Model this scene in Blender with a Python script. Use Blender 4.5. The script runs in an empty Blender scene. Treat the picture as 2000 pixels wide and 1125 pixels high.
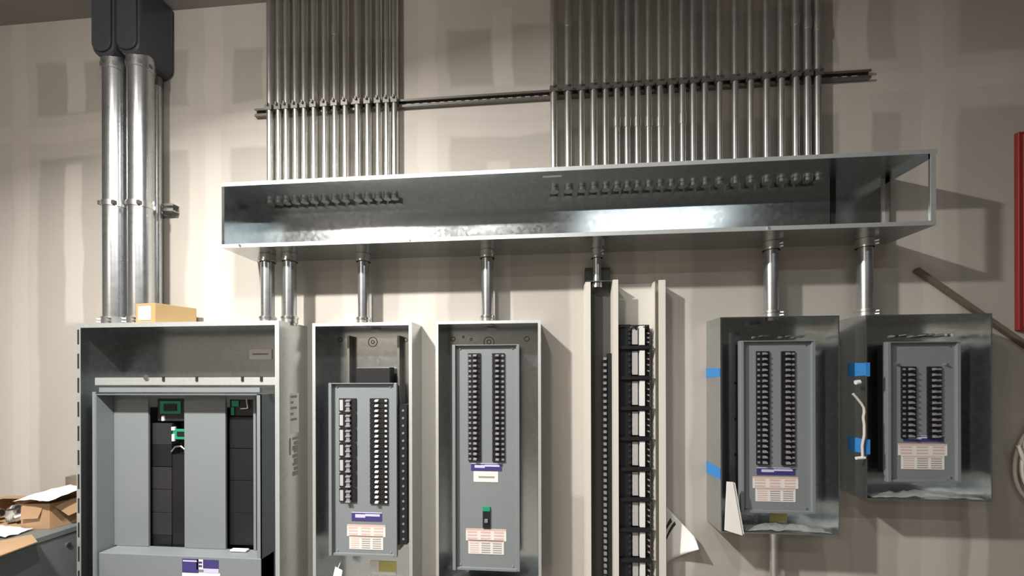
import bpy, bmesh, math, random
from mathutils import Vector, Matrix
random.seed(7)
sc = bpy.context.scene
COL = sc.collection

# ------------------------------------------------------------------ camera
F, YAW, ROLL, HY, DW, CZ = 736.33, 0.0816, -0.0026, 735.58, 1.95, 1.60
cy_, sy_ = math.cos(YAW), math.sin(YAW)
_r = Vector((cy_, sy_, 0)); _f = Vector((-sy_, cy_, 0)); _u = Vector((0, 0, 1))
RIGHT = _r*math.cos(ROLL) + _u*math.sin(ROLL)
UP = _u*math.cos(ROLL) - _r*math.sin(ROLL)
cam_d = bpy.data.cameras.new('camera'); cam = bpy.data.objects.new('camera', cam_d); COL.objects.link(cam)
cam_d.sensor_width = 36.0; cam_d.lens = F*36/2000; cam_d.shift_y = (HY-562.5)/2000
cam_d.clip_start = 0.02
m = Matrix((RIGHT, UP, -_f)).transposed().to_4x4(); m.translation = (0, -DW, CZ)
cam.matrix_world = m
sc.camera = cam

# ------------------------------------------------------------------ world, lamps, exposure
vs = sc.view_settings
vs.view_transform = 'Standard'; vs.look = 'None'; vs.gamma = 1.0; vs.use_curve_mapping = False
vs.exposure = 0.42
w = bpy.data.worlds.new('world'); sc.world = w; w.use_nodes = True
w.node_tree.nodes['Background'].inputs[0].default_value = (1.0, 0.82, 0.66, 1)
w.node_tree.nodes['Background'].inputs[1].default_value = 0.06

def spot(name, loc, target, power, size_deg, blend, radius, col):
    d = bpy.data.lights.new(name, 'SPOT'); d.energy = power; d.spot_size = math.radians(size_deg)
    d.spot_blend = blend; d.shadow_soft_size = radius; d.color = col
    o = bpy.data.objects.new(name, d); COL.objects.link(o); o.location = loc
    o.rotation_euler = (Vector(target)-Vector(loc)).to_track_quat('-Z', 'Y').to_euler()
    return o
def area(name, loc, target, power, sx, sy, col):
    d = bpy.data.lights.new(name, 'AREA'); d.energy = power; d.shape = 'RECTANGLE'; d.size = sx; d.size_y = sy; d.color = col
    o = bpy.data.objects.new(name, d); COL.objects.link(o); o.location = loc
    o.rotation_euler = (Vector(target)-Vector(loc)).to_track_quat('-Z', 'Y').to_euler()
    return o
area('hanging_panel_lamp', (-1.75, -1.78, 3.50), (-1.57, -2.00, 2.60), 205, 0.22, 0.10, (1.0, 0.96, 0.915))
d = bpy.data.lights.new('added_side_fill', 'POINT'); d.energy = 34; d.shadow_soft_size = 0.06; d.color = (1.0, 0.96, 0.915)  # added sideways fill that brightens the upper wall; no separate bulb hangs here
o = bpy.data.objects.new('added_side_fill', d); COL.objects.link(o); o.location = (-1.75, -1.78, 3.46)
area('second_panel_lamp', (-0.60, -1.75, 3.50), (-0.85, -1.95, 2.60), 40, 0.22, 0.10, (1.0, 0.96, 0.915))
area('added_back_fill', (-3.4, -5.2, 3.50), (-3.4, -5.5, 0), 90, 1.2, 0.3, (1.0, 0.90, 0.80))  # added unseen fill; lights the wall behind the camera for metal reflections
area('long_strip_lamp', (1.35, -2.8, 3.50), (1.35, -2.8, 0), 15, 1.6, 0.10, (0.90, 0.96, 1.0))

# ------------------------------------------------------------------ photo measurements -> metres on a plane at depth y
def W(u, v, y):
    """Point on the vertical plane Y=y that was measured at photo pixel (u, v)."""
    a, b = u-1000.0, v-HY
    c, s = math.cos(ROLL), math.sin(ROLL)
    uu = a*c + b*s; vv = -a*s + b*c
    d = _f*F + _r*uu - _u*vv
    t = (y+DW)/d.y
    return Vector((d.x*t, y, CZ + d.z*t))
def X(u, y, v=735): return W(u, v, y).x
def Z(v, u, y): return W(u, v, y).z

# ------------------------------------------------------------------ materials
def mat(name, base, rough=0.5, metal=0.0, noise=None, bump=None, spec=0.5, coat=0.0):
    m = bpy.data.materials.new(name); m.use_nodes = True
    nt = m.node_tree; p = nt.nodes['Principled BSDF']
    p.inputs['Base Color'].default_value = (*base, 1); p.inputs['Roughness'].default_value = rough
    p.inputs['Metallic'].default_value = metal; p.inputs['Specular IOR Level'].default_value = spec
    p.inputs['Coat Weight'].default_value = coat
    if noise or bump:
        tc = nt.nodes.new('ShaderNodeTexCoord')
    if noise:
        sc_, amt, kind = noise
        if kind == 'voronoi':
            n = nt.nodes.new('ShaderNodeTexVoronoi'); n.inputs['Scale'].default_value = sc_; out = n.outputs['Color']
            nt.links.new(tc.outputs['Object'], n.inputs['Vector'])
            bw = nt.nodes.new('ShaderNodeRGBToBW'); nt.links.new(out, bw.inputs[0]); fac = bw.outputs[0]
        else:
            n = nt.nodes.new('ShaderNodeTexNoise'); n.inputs['Scale'].default_value = sc_; n.inputs['Detail'].default_value = 4
            nt.links.new(tc.outputs['Object'], n.inputs['Vector']); fac = n.outputs['Fac']
        mx = nt.nodes.new('ShaderNodeMix'); mx.data_type = 'RGBA'
        mx.inputs['A'].default_value = (*[c*(1-amt) for c in base], 1); mx.inputs['B'].default_value = (*[min(1, c*(1+amt)) for c in base], 1)
        nt.links.new(fac, mx.inputs['Factor']); nt.links.new(mx.outputs['Result'], p.inputs['Base Color'])
        mr = nt.nodes.new('ShaderNodeMapRange'); mr.inputs['To Min'].default_value = max(0.02, rough-0.03); mr.inputs['To Max'].default_value = rough+0.03
        nt.links.new(fac, mr.inputs['Value']); nt.links.new(mr.outputs['Result'], p.inputs['Roughness'])
    if bump:
        n2 = nt.nodes.new('ShaderNodeTexNoise'); n2.inputs['Scale'].default_value = bump[0]; n2.inputs['Detail'].default_value = 3
        nt.links.new(tc.outputs['Object'], n2.inputs['Vector'])
        b = nt.nodes.new('ShaderNodeBump'); b.inputs['Strength'].default_value = bump[1]; b.inputs['Distance'].default_value = 0.01
        nt.links.new(n2.outputs['Fac'], b.inputs['Height']); nt.links.new(b.outputs['Normal'], p.inputs['Normal'])
    return m
M = dict(
    galv=mat('galvanized', (0.54, 0.575, 0.58), 0.21, 0.96, (55, 0.05, 'voronoi'), (7, 0.05)),
    edge=mat('galvanized_flange', (0.55, 0.57, 0.56), 0.55, 0.7, (60, 0.10, 'noise')),
    galv_dark=mat('galvanized_dull', (0.30, 0.32, 0.33), 0.38, 0.9, (50, 0.05, 'voronoi')),
    zinc=mat('zinc_conduit', (0.66, 0.66, 0.64), 0.30, 0.95, (22, 0.12, 'noise')),
    pipe=mat('rigid_conduit', (0.56, 0.585, 0.60), 0.28, 0.95, (26, 0.10, 'noise')),
    strut=mat('strut_steel', (0.22, 0.21, 0.19), 0.45, 0.8),
    steel=mat('screw_steel', (0.75, 0.75, 0.74), 0.25, 1.0),
    cast=mat('grey_enamel', (0.050, 0.056, 0.066), 0.30, 0.0),
    grey=mat('panel_grey', (0.190, 0.212, 0.217), 0.42, 0.0, (40, 0.03, 'noise')),
    dgrey=mat('cabinet_grey', (0.12, 0.135, 0.135), 0.42, 0.0, (20, 0.06, 'noise')),
    black=mat('black_plastic', (0.009, 0.009, 0.011), 0.45),
    black2=mat('charcoal_plastic', (0.022, 0.022, 0.025), 0.5),
    slot=mat('slot_dark', (0.01, 0.01, 0.01), 0.8),
    white=mat('white_plastic', (0.72, 0.71, 0.68), 0.45),
    hgrey=mat('handle_grey', (0.22, 0.21, 0.22), 0.45),
    cream=mat('cream_paint', (0.60, 0.58, 0.52), 0.4),
    paper=mat('paper', (0.80, 0.78, 0.74), 0.7),
    film=mat('clear_film', (0.80, 0.82, 0.82), 0.16, 0.0, None, (40, 0.4)),
    card=mat('cardboard', (0.34, 0.215, 0.12), 0.8, 0.0, (9, 0.12, 'noise')),
    card_y=mat('yellow_cardboard', (0.38, 0.26, 0.12), 0.75, 0.0, (9, 0.06, 'noise')),
    tape=mat('blue_tape', (0.035, 0.22, 0.55), 0.6),
    purple=mat('purple_label', (0.05, 0.04, 0.17), 0.4),
    lilac=mat('lilac_print', (0.55, 0.53, 0.72), 0.5),
    redp=mat('red_print', (0.60, 0.43, 0.38), 0.6),
    label=mat('label_white', (0.70, 0.68, 0.64), 0.55),
    print=mat('grey_print', (0.28, 0.26, 0.25), 0.6),
    ltgrey=mat('light_grey_plastic', (0.40, 0.39, 0.38), 0.5),
    tray_shade=mat('shade_painted_tray', (0.055, 0.055, 0.048), 0.5),  # near-black colour stands in for the shadow inside the deep left compartment
    ink=mat('black_ink', (0.03, 0.03, 0.03), 0.6),
    green=mat('green_board', (0.015, 0.26, 0.14), 0.4),
    yellow=mat('olive_yellow_print', (0.50, 0.46, 0.14), 0.5),
    red=mat('red_enamel', (0.22, 0.022, 0.018), 0.4),
    wood=mat('wood_strip', (0.14, 0.108, 0.082), 0.7, 0.0, (12, 0.15, 'noise')),
    cable=mat('cable_jacket', (0.55, 0.50, 0.44), 0.4),
    copper=mat('copper_bus', (0.55, 0.25, 0.14), 0.3, 0.9),
    concrete=mat('concrete', (0.20, 0.185, 0.17), 0.7, 0.0, (3, 0.15, 'noise')),
    ceil=mat('ceiling_board', (0.25, 0.23, 0.22), 0.85, 0.0, (1.2, 0.12, 'noise')),
    sidewall=mat('side_wall_board', (0.16, 0.145, 0.13), 0.9),
)

_fp = M['film'].node_tree.nodes['Principled BSDF']; _fp.inputs['Transmission Weight'].default_value = 0.8; _fp.inputs['IOR'].default_value = 1.25
def drywall():
    m = bpy.data.materials.new('taped_drywall'); m.use_nodes = True
    nt = m.node_tree; N = nt.nodes; L = nt.links; p = N['Principled BSDF']
    p.inputs['Roughness'].default_value = 0.88; p.inputs['Specular IOR Level'].default_value = 0.25
    tc = N.new('ShaderNodeTexCoord')
    # wobble so that compound edges are hand made
    nz = N.new('ShaderNodeTexNoise'); nz.inputs['Scale'].default_value = 2.2; nz.inputs['Detail'].default_value = 3
    L.new(tc.outputs['Object'], nz.inputs['Vector'])
    sub = N.new('ShaderNodeVectorMath'); sub.operation = 'SUBTRACT'; sub.inputs[1].default_value = (0.5, 0.5, 0.5); L.new(nz.outputs['Color'], sub.inputs[0])
    scl = N.new('ShaderNodeVectorMath'); scl.operation = 'SCALE'; scl.inputs['Scale'].default_value = 0.10; L.new(sub.outputs[0], scl.inputs[0])
    add = N.new('ShaderNodeVectorMath'); add.operation = 'ADD'; L.new(tc.outputs['Object'], add.inputs[0]); L.new(scl.outputs[0], add.inputs[1])
    sx = N.new('ShaderNodeSeparateXYZ'); L.new(add.outputs[0], sx.inputs[0])
    def mth(op, a, b=None):
        n = N.new('ShaderNodeMath'); n.operation = op; n.use_clamp = False
        for i, v in enumerate((a, b)):
            if v is None: continue
            if isinstance(v, (int, float)): n.inputs[i].default_value = v
            else: L.new(v, n.inputs[i])
        return n.outputs[0]
    def band(sock, c, hw, soft):
        d = mth('ABSOLUTE', mth('SUBTRACT', sock, c))
        r = N.new('ShaderNodeMapRange'); r.interpolation_type = 'SMOOTHSTEP'
        r.inputs['From Min'].default_value = hw; r.inputs['From Max'].default_value = hw+soft
        r.inputs['To Min'].default_value = 1; r.inputs['To Max'].default_value = 0
        L.new(d, r.inputs['Value']); return r.outputs['Result']
    xs, zs = sx.outputs['X'], sx.outputs['Z']
    mask = None
    def put(v, k=1.0):
        nonlocal mask
        if k != 1.0: v = mth('MULTIPLY', v, k)
        mask = v if mask is None else mth('MAXIMUM', mask, v)
    for c in (-3.04, -1.838, -0.62, 0.60, 1.83):
        put(band(xs, c, 0.12, 0.03), 0.7); put(band(xs, c+0.02, 0.045, 0.03), 1.0)
    put(band(zs, 2.99, 0.11, 0.03), 0.75); put(band(zs, 3.01, 0.04, 0.03), 1.0)
    put(band(zs, 3.56, 0.13, 0.03), 0.7)
    # short screw-line strips between the joints, each with its own top and bottom
    for c, z0, z1, hw, k in ((-2.68, 1.92, 2.80, .045, 1), (-2.66, 3.14, 3.44, .045, .9), (-2.28, 1.9, 2.8, .05, .7), (-1.45, 2.9, 3.4, .06, .6), (-1.43, 1.2, 2.75, .05, .6),
                             (-1.02, 1.2, 2.75, .05, .6), (-0.20, 3.12, 3.50, .045, .95), (-0.22, 1.7, 2.7, .05, .6), (0.20, 1.0, 2.8, .05, .7), (1.02, .5, 1.7, .05, .6), (1.43, .4, .95, .05, .7), (1.50, 2.3, 3.5, .06, .95), (1.46, .2, 1.75, .05, .5), (2.05, .2, 1.0, .03, .9)):
        put(mth('MULTIPLY', band(xs, c, hw, 0.02), band(zs, (z0+z1)/2, (z1-z0)/2, 0.04)), k)
    # broad tonal blotches of board paper
    n3 = N.new('ShaderNodeTexNoise'); n3.inputs['Scale'].default_value = 1.3; n3.inputs['Detail'].default_value = 5; L.new(tc.outputs['Object'], n3.inputs['Vector'])
    st = N.new('ShaderNodeMapping'); st.inputs['Scale'].default_value = (9, 1, 0.7); L.new(tc.outputs['Object'], st.inputs['Vector'])
    n4 = N.new('ShaderNodeTexNoise'); n4.inputs['Scale'].default_value = 1.0; n4.inputs['Detail'].default_value = 3; L.new(st.outputs[0], n4.inputs['Vector'])
    mixp = N.new('ShaderNodeMix'); mixp.data_type = 'RGBA'; mixp.inputs['A'].default_value = (0.33, 0.31, 0.275, 1); mixp.inputs['B'].default_value = (0.42, 0.39, 0.35, 1)
    L.new(n3.outputs['Fac'], mixp.inputs['Factor'])
    mixm = N.new('ShaderNodeMix'); mixm.data_type = 'RGBA'; mixm.inputs['A'].default_value = (0.50, 0.46, 0.415, 1); mixm.inputs['B'].default_value = (0.60, 0.555, 0.505, 1)
    L.new(n4.outputs['Fac'], mixm.inputs['Factor'])
    mx = N.new('ShaderNodeMix'); mx.data_type = 'RGBA'; L.new(mth('MULTIPLY', mask, 0.72), mx.inputs['Factor']); L.new(mixp.outputs['Result'], mx.inputs['A']); L.new(mixm.outputs['Result'], mx.inputs['B'])
    L.new(mx.outputs['Result'], p.inputs['Base Color'])
    hgt = mth('ADD', mth('MULTIPLY', mask, 0.6), mth('MULTIPLY', n4.outputs['Fac'], 0.08))
    b = N.new('ShaderNodeBump'); b.inputs['Strength'].default_value = 0.25; b.inputs['Distance'].default_value = 0.004
    L.new(hgt, b.inputs['Height']); L.new(b.outputs['Normal'], p.inputs['Normal'])
    return m
M['drywall'] = drywall()

# ------------------------------------------------------------------ mesh helpers
class MB:
    def __init__(s): s.v = []; s.f = []; s.sm = []
    def add(s, vs, fs, smooth=False):
        o = len(s.v); s.v += [Vector(p) for p in vs]; s.f += [tuple(i+o for i in f) for f in fs]; s.sm += [smooth]*len(fs); return s
    def box(s, x0, x1, y0, y1, z0, z1):
        x0, x1 = min(x0, x1), max(x0, x1); y0, y1 = min(y0, y1), max(y0, y1); z0, z1 = min(z0, z1), max(z0, z1)
        return s.add([(x0, y0, z0), (x1, y0, z0), (x1, y1, z0), (x0, y1, z0), (x0, y0, z1), (x1, y0, z1), (x1, y1, z1), (x0, y1, z1)],
                     [(3, 2, 1, 0), (4, 5, 6, 7), (0, 1, 5, 4), (1, 2, 6, 5), (2, 3, 7, 6), (3, 0, 4, 7)])
    def tube(s, pts, r, n=12, caps=True):
        pts = [Vector(p) for p in pts]; rs = r if isinstance(r, (list, tuple)) else [r]*len(pts)
        rings = []; ref = None
        for i, p in enumerate(pts):
            t = (pts[min(i+1, len(pts)-1)]-pts[max(i-1, 0)]).normalized()
            if ref is None: ref = Vector((0, 0, 1)) if abs(t.z) < 0.9 else Vector((1, 0, 0))
            a = t.cross(ref).normalized(); b = t.cross(a).normalized(); ref = -b if False else (ref - t*ref.dot(t)).normalized()
            rings.append([p + (a*math.cos(2*math.pi*k/n)+b*math.sin(2*math.pi*k/n))*rs[i] for k in range(n)])
        vs = [q for rg in rings for q in rg]; fs = []
        for i in range(len(pts)-1):
            for k in range(n):
                fs.append((i*n+k, i*n+(k+1) % n, (i+1)*n+(k+1) % n, (i+1)*n+k))
        s.add(vs, fs, True)
        if caps:
            s.add(rings[0], [tuple(range(n))]); s.add(rings[-1], [tuple(reversed(range(n)))])
        return s
    def cyl(s, c, r, z0, z1, n=16): return s.tube([(c[0], c[1], z0), (c[0], c[1], z1)], r, n)
    def prism(s, prof, y0, y1):           # profile in x,z extruded along y
        n = len(prof); vs = [(x, y0, z) for x, z in prof] + [(x, y1, z) for x, z in prof]
        fs = [tuple(range(n)), tuple(reversed(range(n, 2*n)))] + [(i, i+n, (i+1) % n+n, (i+1) % n) for i in range(n)]
        return s.add(vs, fs)
    def prism_x(s, prof, x0, x1):         # profile in y,z extruded along x
        n = len(prof); vs = [(x0, y, z) for y, z in prof] + [(x1, y, z) for y, z in prof]
        fs = [tuple(range(n)), tuple(reversed(range(n, 2*n)))] + [(i, i+n, (i+1) % n+n, (i+1) % n) for i in range(n)]
        return s.add(vs, fs)
    def ring(s, c, r, t, y0, y1, n=20):    # flat ring facing y
        vs = []; fs = []
        for k in range(n):
            a = 2*math.pi*k/n; ca, sa = math.cos(a), math.sin(a)
            vs += [(c[0]+ca*r, y0, c[1]+sa*r), (c[0]+ca*(r-t), y0, c[1]+sa*(r-t)), (c[0]+ca*r, y1, c[1]+sa*r), (c[0]+ca*(r-t), y1, c[1]+sa*(r-t))]
        for k in range(n):
            a, b = 4*k, 4*((k+1) % n)
            fs += [(a, b, b+1, a+1), (a+2, a+3, b+3, b+2), (a, a+2, b+2, b), (a+1, b+1, b+3, a+3)]
        return s.add(vs, fs)
    def grid(s, fn, nu, nv):
        vs = [fn(i/nu, j/nv) for j in range(nv+1) for i in range(nu+1)]
        fs = [(j*(nu+1)+i, j*(nu+1)+i+1, (j+1)*(nu+1)+i+1, (j+1)*(nu+1)+i) for j in range(nv) for i in range(nu)]
        return s.add(vs, fs, True)
    def build(s, name, material, parent=None, bevel=0.0, solid=0.0, origin=None, label=None, kind=None):
        off = Vector((0, 0, 0))
        if parent is not None: off = root_loc(parent)
        if origin is not None: off = Vector(origin)
        me = bpy.data.meshes.new(name); me.from_pydata([p-off for p in s.v], [], s.f); me.update()
        bm = bmesh.new(); bm.from_mesh(me); bmesh.ops.recalc_face_normals(bm, faces=bm.faces); bm.to_mesh(me); bm.free()
        me.polygons.foreach_set('use_smooth', s.sm)
        me.materials.append(M[material])
        o = bpy.data.objects.new(name, me); COL.objects.link(o)
        if parent is not None: o.parent = parent
        if origin is not None: o.location = off - (root_loc(parent) if parent is not None else Vector((0, 0, 0)))
        if bevel:
            b = o.modifiers.new('bevel', 'BEVEL'); b.width = bevel; b.segments = 2; b.limit_method = 'ANGLE'
        if solid:
            b = o.modifiers.new('solid', 'SOLIDIFY'); b.thickness = solid; b.offset = 0
        if label: o['label'] = label
        if kind: o['kind'] = kind
        return o
def root_loc(o):
    l = Vector((0, 0, 0))
    while o is not None: l += o.location; o = o.parent
    return l
def thing(name, label, cat, loc, group=None):
    o = bpy.data.objects.new(name, None); COL.objects.link(o); o.location = loc; o.empty_display_size = 0.05
    o['label'] = label; o['category'] = cat
    if group: o['group'] = group
    return o
def tag(o, label, cat, group=None):
    o['label'] = label; o['category'] = cat
    if group: o['group'] = group
    return o
def struct(o): o['kind'] = 'structure'; return o
def copy_to(o, parent, loc, scale=None):
    c = o.copy(); COL.objects.link(c); c.parent = parent; c.location = loc
    if scale: c.scale = scale
    return c
ORD = 'first second third fourth fifth sixth seventh eighth ninth tenth eleventh twelfth thirteenth fourteenth fifteenth sixteenth seventeenth eighteenth nineteenth twentieth twenty-first twenty-second twenty-third twenty-fourth'.split()

# ------------------------------------------------------------------ room shell
CEIL = Z(33, 200, 0)
XL, XR, YB = -4.6, 5.2, -6.0
struct(MB().box(XL, XR, 0, 0.12, 0, CEIL).build('wall_back', 'drywall'))
struct(MB().box(XL-.12, XL, YB, 0.12, 0, CEIL).build('wall_left', 'sidewall'))
struct(MB().box(XR, XR+.12, YB, 0.12, 0, CEIL).build('wall_right', 'sidewall'))
struct(MB().box(XL-.12, XR+.12, YB-.12, YB, 0, CEIL).build('wall_front', 'sidewall'))
struct(MB().box(XL-.12, XR+.12, YB, 0.12, -0.1, 0).build('floor', 'concrete'))
struct(MB().box(XL-.12, XR+.12, YB, 0.12, CEIL, CEIL+.1).build('ceiling', 'ceil'))

# ------------------------------------------------------------------ wireway trough
TX0, TX1, TZ0, TZ1, TD = -1.5601, 1.6435, CZ+.631, CZ+.9493, 0.2285
t = .003; lip = .018
tr = thing('wireway_trough', 'long open-fronted galvanized wireway trough running above all the panels', 'wireway', (TX0, 0, TZ0))
MB().box(TX0, TX1+.006, -TD, -.001, TZ1-t, TZ1).build('top_sheet', 'galv', tr)
MB().box(TX0, TX1+.006, -TD-t, -TD, TZ1-lip, TZ1).build('top_flange', 'edge', tr)
MB().box(TX0, TX1, -TD, -.001, TZ0, TZ0+t).build('bottom_sheet', 'galv', tr)
MB().box(TX0, TX1, -TD-t, -TD, TZ0, TZ0+lip).build('bottom_flange', 'edge', tr)
SEAM = X(1627, -.005, 430)
MB().box(TX0+t, SEAM-.014, -.0045, -.001, TZ0+t, TZ1-t).build('back_sheet', 'galv', tr)
MB().box(SEAM+.014, TX1-.027, -.0045, -.001, TZ0+t, TZ1-t).build('back_sheet', 'galv', tr)
MB().box(SEAM-.02, SEAM+.02, -.0015, -.0005, TZ0+t, TZ1-t).build('back_seam', 'slot', tr)
MB().box(TX0, TX0+t, -TD, -.001, TZ0+t, TZ1-t).box(TX0, TX0+.014, -TD-t, -TD, TZ0+lip, TZ1-lip).build('end_plate', 'galv', tr)
e = MB(); q = .026        # open right end: a flange all round
e.box(TX1-t, TX1, -TD, -.001, TZ1-t-q, TZ1-t).box(TX1-t, TX1, -TD, -.001, TZ0+t, TZ0+t+q*.35)
e.box(TX1-t, TX1, -TD, -TD+q, TZ0+t, TZ1-t).box(TX1-t, TX1, -q*.9, -.001, TZ0+t, TZ1-t)
e.build('open_end_flange', 'galv', tr)
MB().box(TX1-.02, TX1, -TD-t, -TD, TZ0+lip, TZ1-lip).build('end_post', 'edge', tr)
a = W(1060, 348, -.16); b = W(1097, 348, -.16)
MB().box(a.x, b.x, -.168, -.152, TZ1-.0045, TZ1-t).build('rating_label', 'label', tr)
p = W(1082, 384, -.03)
for uu in (470, 800, 1500):
    px = X(uu, -TD, 470)
    MB().tube([(px, -TD-.007, TZ0+.010), (px, -TD-t, TZ0+.010)], .006, 8).build('cover_screw', 'steel', tr)

# ------------------------------------------------------------------ conduit banks above the trough
YC, RC = -.037, .0150
def conduit(u, label, group, r=RC, coup=None, y=YC, ztop=None):
    x = X(u, y, 280)
    o = thing('conduit', label, 'conduit', (x, y, TZ1), group)
    MB().cyl((x, y), r, TZ1-.012, CEIL+.05, 14).build('pipe', 'zinc', o)
    MB().cyl((x, y), r+.006, TZ1-.020, TZ1-t-.001, 8).build('locknut', 'steel', o)
    MB().cyl((x, y), r+.0035, TZ1+.001, TZ1+.03, 14).build('connector', 'zinc', o)
    zs = strut_z
    MB().box(x-r-.002, x+r+.002, y-r-.002, y-r+.003, zs-.014, zs+.014).box(x-r-.003, x-r-.0005, y-r, -.022, zs-.014, zs+.014).box(x+r+.0005, x+r+.003, y-r, -.022, zs-.014, zs+.014).build('strap', 'strut', o)
    MB().box(x-.004, x+.004, y-r-.012, y-r-.002, zs+.004, zs+.020).build('strap_screw', 'strut', o)
    if coup:
        zc = Z(coup, u, y)
        MB().cyl((x, y), r+.003, zc-.024, zc+.024, 14).build('coupling', 'zinc', o)
    return o
a, b = W(497, 220, -.02), W(1702, 143, -.02)
strut_z = (a.z+b.z)/2
st = thing('strut_channel', 'long slotted steel strut channel holding both conduit banks to the wall', 'strut', (a.x, 0, strut_z))
h = .0205
MB().prism_x([(-.001, strut_z-h), (-.021, strut_z-h), (-.021, strut_z-h+.011), (-.018, strut_z-h+.011), (-.018, strut_z-h+.003), (-.004, strut_z-h+.003),
              (-.004, strut_z+h-.003), (-.018, strut_z+h-.003), (-.018, strut_z+h-.011), (-.021, strut_z+h-.011), (-.021, strut_z+h), (-.001, strut_z+h)], a.x, b.x).build('channel', 'strut', st)
x = X(782, -.004, 200)
sl = None
while x < b.x-.02:
    if x < X(1078, -.004, 200) or x > X(1612, -.004, 150):
        if sl is None:
            sl = MB().box(x-.012, x+.012, -.0050, -.0040, strut_z-.006, strut_z+.006).build('slot', 'cream', st, origin=(x, -.0045, strut_z))
        else: copy_to(sl, st, Vector((x, -.0045, strut_z))-st.location)
    x += .045
LEFT_U = [528, 545, 560, 578, 595, 614, 635, 655, 675, 699, 719, 739, 756, 771]
RIGHT_U = [1082, 1110, 1136, 1160, 1183, 1205, 1225, 1245, 1267, 1289, 1311, 1333, 1354, 1377, 1405, 1436, 1466, 1497, 1526, 1554, 1577, 1597]
for i, u in enumerate(LEFT_U):
    r = RC*(1.12 if i in (0, 9) else 0.93 if i > 10 else 1.0)
    conduit(u, 'galvanized conduit above the trough, %s from left in the left bank' % ORD[i], 'conduits of the left bank', r, 62 if i == 7 else None)
COUP = {5: 240, 6: 240, 7: 240, 8: 240, 9: 240, 11: 234, 1: 46, 19: 42, 20: 48, 21: 52}
for i, u in enumerate(RIGHT_U):
    r = RC*(1.2 if i in (0, 1, 3) else 1.0)
    conduit(u, 'galvanized conduit above the trough, %s from left in the right bank' % ORD[i], 'conduits of the right bank', r, COUP.get(i))

# ------------------------------------------------------------------ short nipples from the trough down to the panels
PTOP = CZ+.2702
def nipple(u, y, ztop, label, r=.030, group='nipples under the trough'):
    x = X(u, y, 560)
    o = thing('conduit_nipple', label, 'conduit', (x, y, ztop), group)
    MB().cyl((x, y), r, ztop-.012, TZ0+.015, 20).build('pipe', 'pipe', o)
    for z0, z1, rr in ((ztop+.001, ztop+.036, r+.006), (TZ0-.040, TZ0-.001, r+.006)):
        MB().cyl((x, y), rr, z0, z1, 20).build('connector', 'zinc', o)
        MB().cyl((x, y), rr+.004, z1-.012 if z0 < ztop+.1 else z0, z1-.004 if z0 < ztop+.1 else z0+.008, 20).build('connector_ring', 'steel', o)
        for k in (0, 1):
            zc = z0+.011+.014*k
            MB().tube([(x+rr*.70, y-rr*.70, zc), (x+rr*.70+.010, y-rr*.70-.010, zc)], .005, 8).build('set_screw', 'steel', o)
    MB().cyl((x, y), r+.01, TZ0+t+.001, TZ0+t+.008, 8).build('locknut', 'steel', o)
    return o
nipple(523, -.115, CZ+.2757, 'galvanized nipple over the big cabinet, the left of the close pair', .031)
nipple(566, -.115, CZ+.2757, 'galvanized nipple over the big cabinet, the right of the close pair', .031)
nipple(710, -.078, PTOP, 'galvanized nipple from trough down to the panel with pulled-forward dead front', .028)
nipple(952, -.078, PTOP, 'galvanized nipple from trough down to the tall full-length panel', .030)
nipple(1506, -.078, PTOP, 'galvanized nipple from trough to the panel with blue tape and standing papers', .030)
nipple(1689, -.078, PTOP, 'galvanized nipple at the trough end, down to the rightmost panel', .029)

# ------------------------------------------------------------------ panelboards
def enclosure(p, x0, x1, z0, z1, d, rim, material='galv', th=.0025):
    y0, y1 = -d, -.001
    MB().box(x0+th, x1-th, y1-th, y1, z0+th, z1-th).build('back_plate', material, p)
    MB().box(x0, x0+th, y0, y1, z0, z1).build('side_wall', material, p)
    MB().box(x1-th, x1, y0, y1, z0, z1).build('side_wall', material, p)
    MB().box(x0+th, x1-th, y0, y1, z1-th, z1).build('top_wall', material, p)
    MB().box(x0+th, x1-th, y0, y1, z0, z0+th).build('bottom_wall', material, p)
    f = MB()
    f.box(x0, x0+rim, y0-th, y0, z0, z1).box(x1-rim, x1, y0-th, y0, z0, z1).box(x0+rim, x1-rim, y0-th, y0, z1-rim, z1).box(x0+rim, x1-rim, y0-th, y0, z0, z0+rim)
    f.build('front_rim', 'edge' if rim > .01 else material, p)
def sticker(p, u0, v0, u1, v1, y, base, rows, name='label', tilt=0):
    """thin sticker with unreadable print: rows = [(v0, v1, u0, u1, material)] as fractions"""
    a, b = W(u0, v1, y), W(u1, v0, y)
    o = MB().box(a.x, b.x, y-.0008, y, a.z, b.z).build(name, base, p)
    for r0, r1, c0, c1, m_ in rows:
        MB().box(a.x+(b.x-a.x)*c0, a.x+(b.x-a.x)*c1, y-.0012, y-.0008, b.z-(b.z-a.z)*r1, b.z-(b.z-a.z)*r0).build('print', m_, o)
    return o
def warning_label(p, u0, v0, u1, v1, y):
    vm = v0+(v1-v0)*.45; du = (u1-u0)*.06
    rows = [(.0, .16, 0, 1, 'redp')]+[(.22+.26*i, .36+.26*i, .04+.33*j, .28+.33*j, 'redp') for i in range(3) for j in range(3)]
    sticker(p, u0, v0, u1, vm, y, 'label', rows)
    sticker(p, u0+du, vm+1, u1-du, v1, y, 'label', [(.05, .14, .03, .97, 'redp')]+[(.2+.16*i, .27+.16*i, .05+.32*j, .30+.32*j, 'print' if j else 'redp') for i in range(5) for j in range(3)])
def maker_label(p, u0, v0, u1, v1, y):
    sticker(p, u0, v0, u1, v1, y, 'purple', [(.25, .62, .12, .45, 'lilac'), (.2, .45, .45, .93, 'lilac'), (0, .1, 0, 1, 'lilac')])
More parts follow.
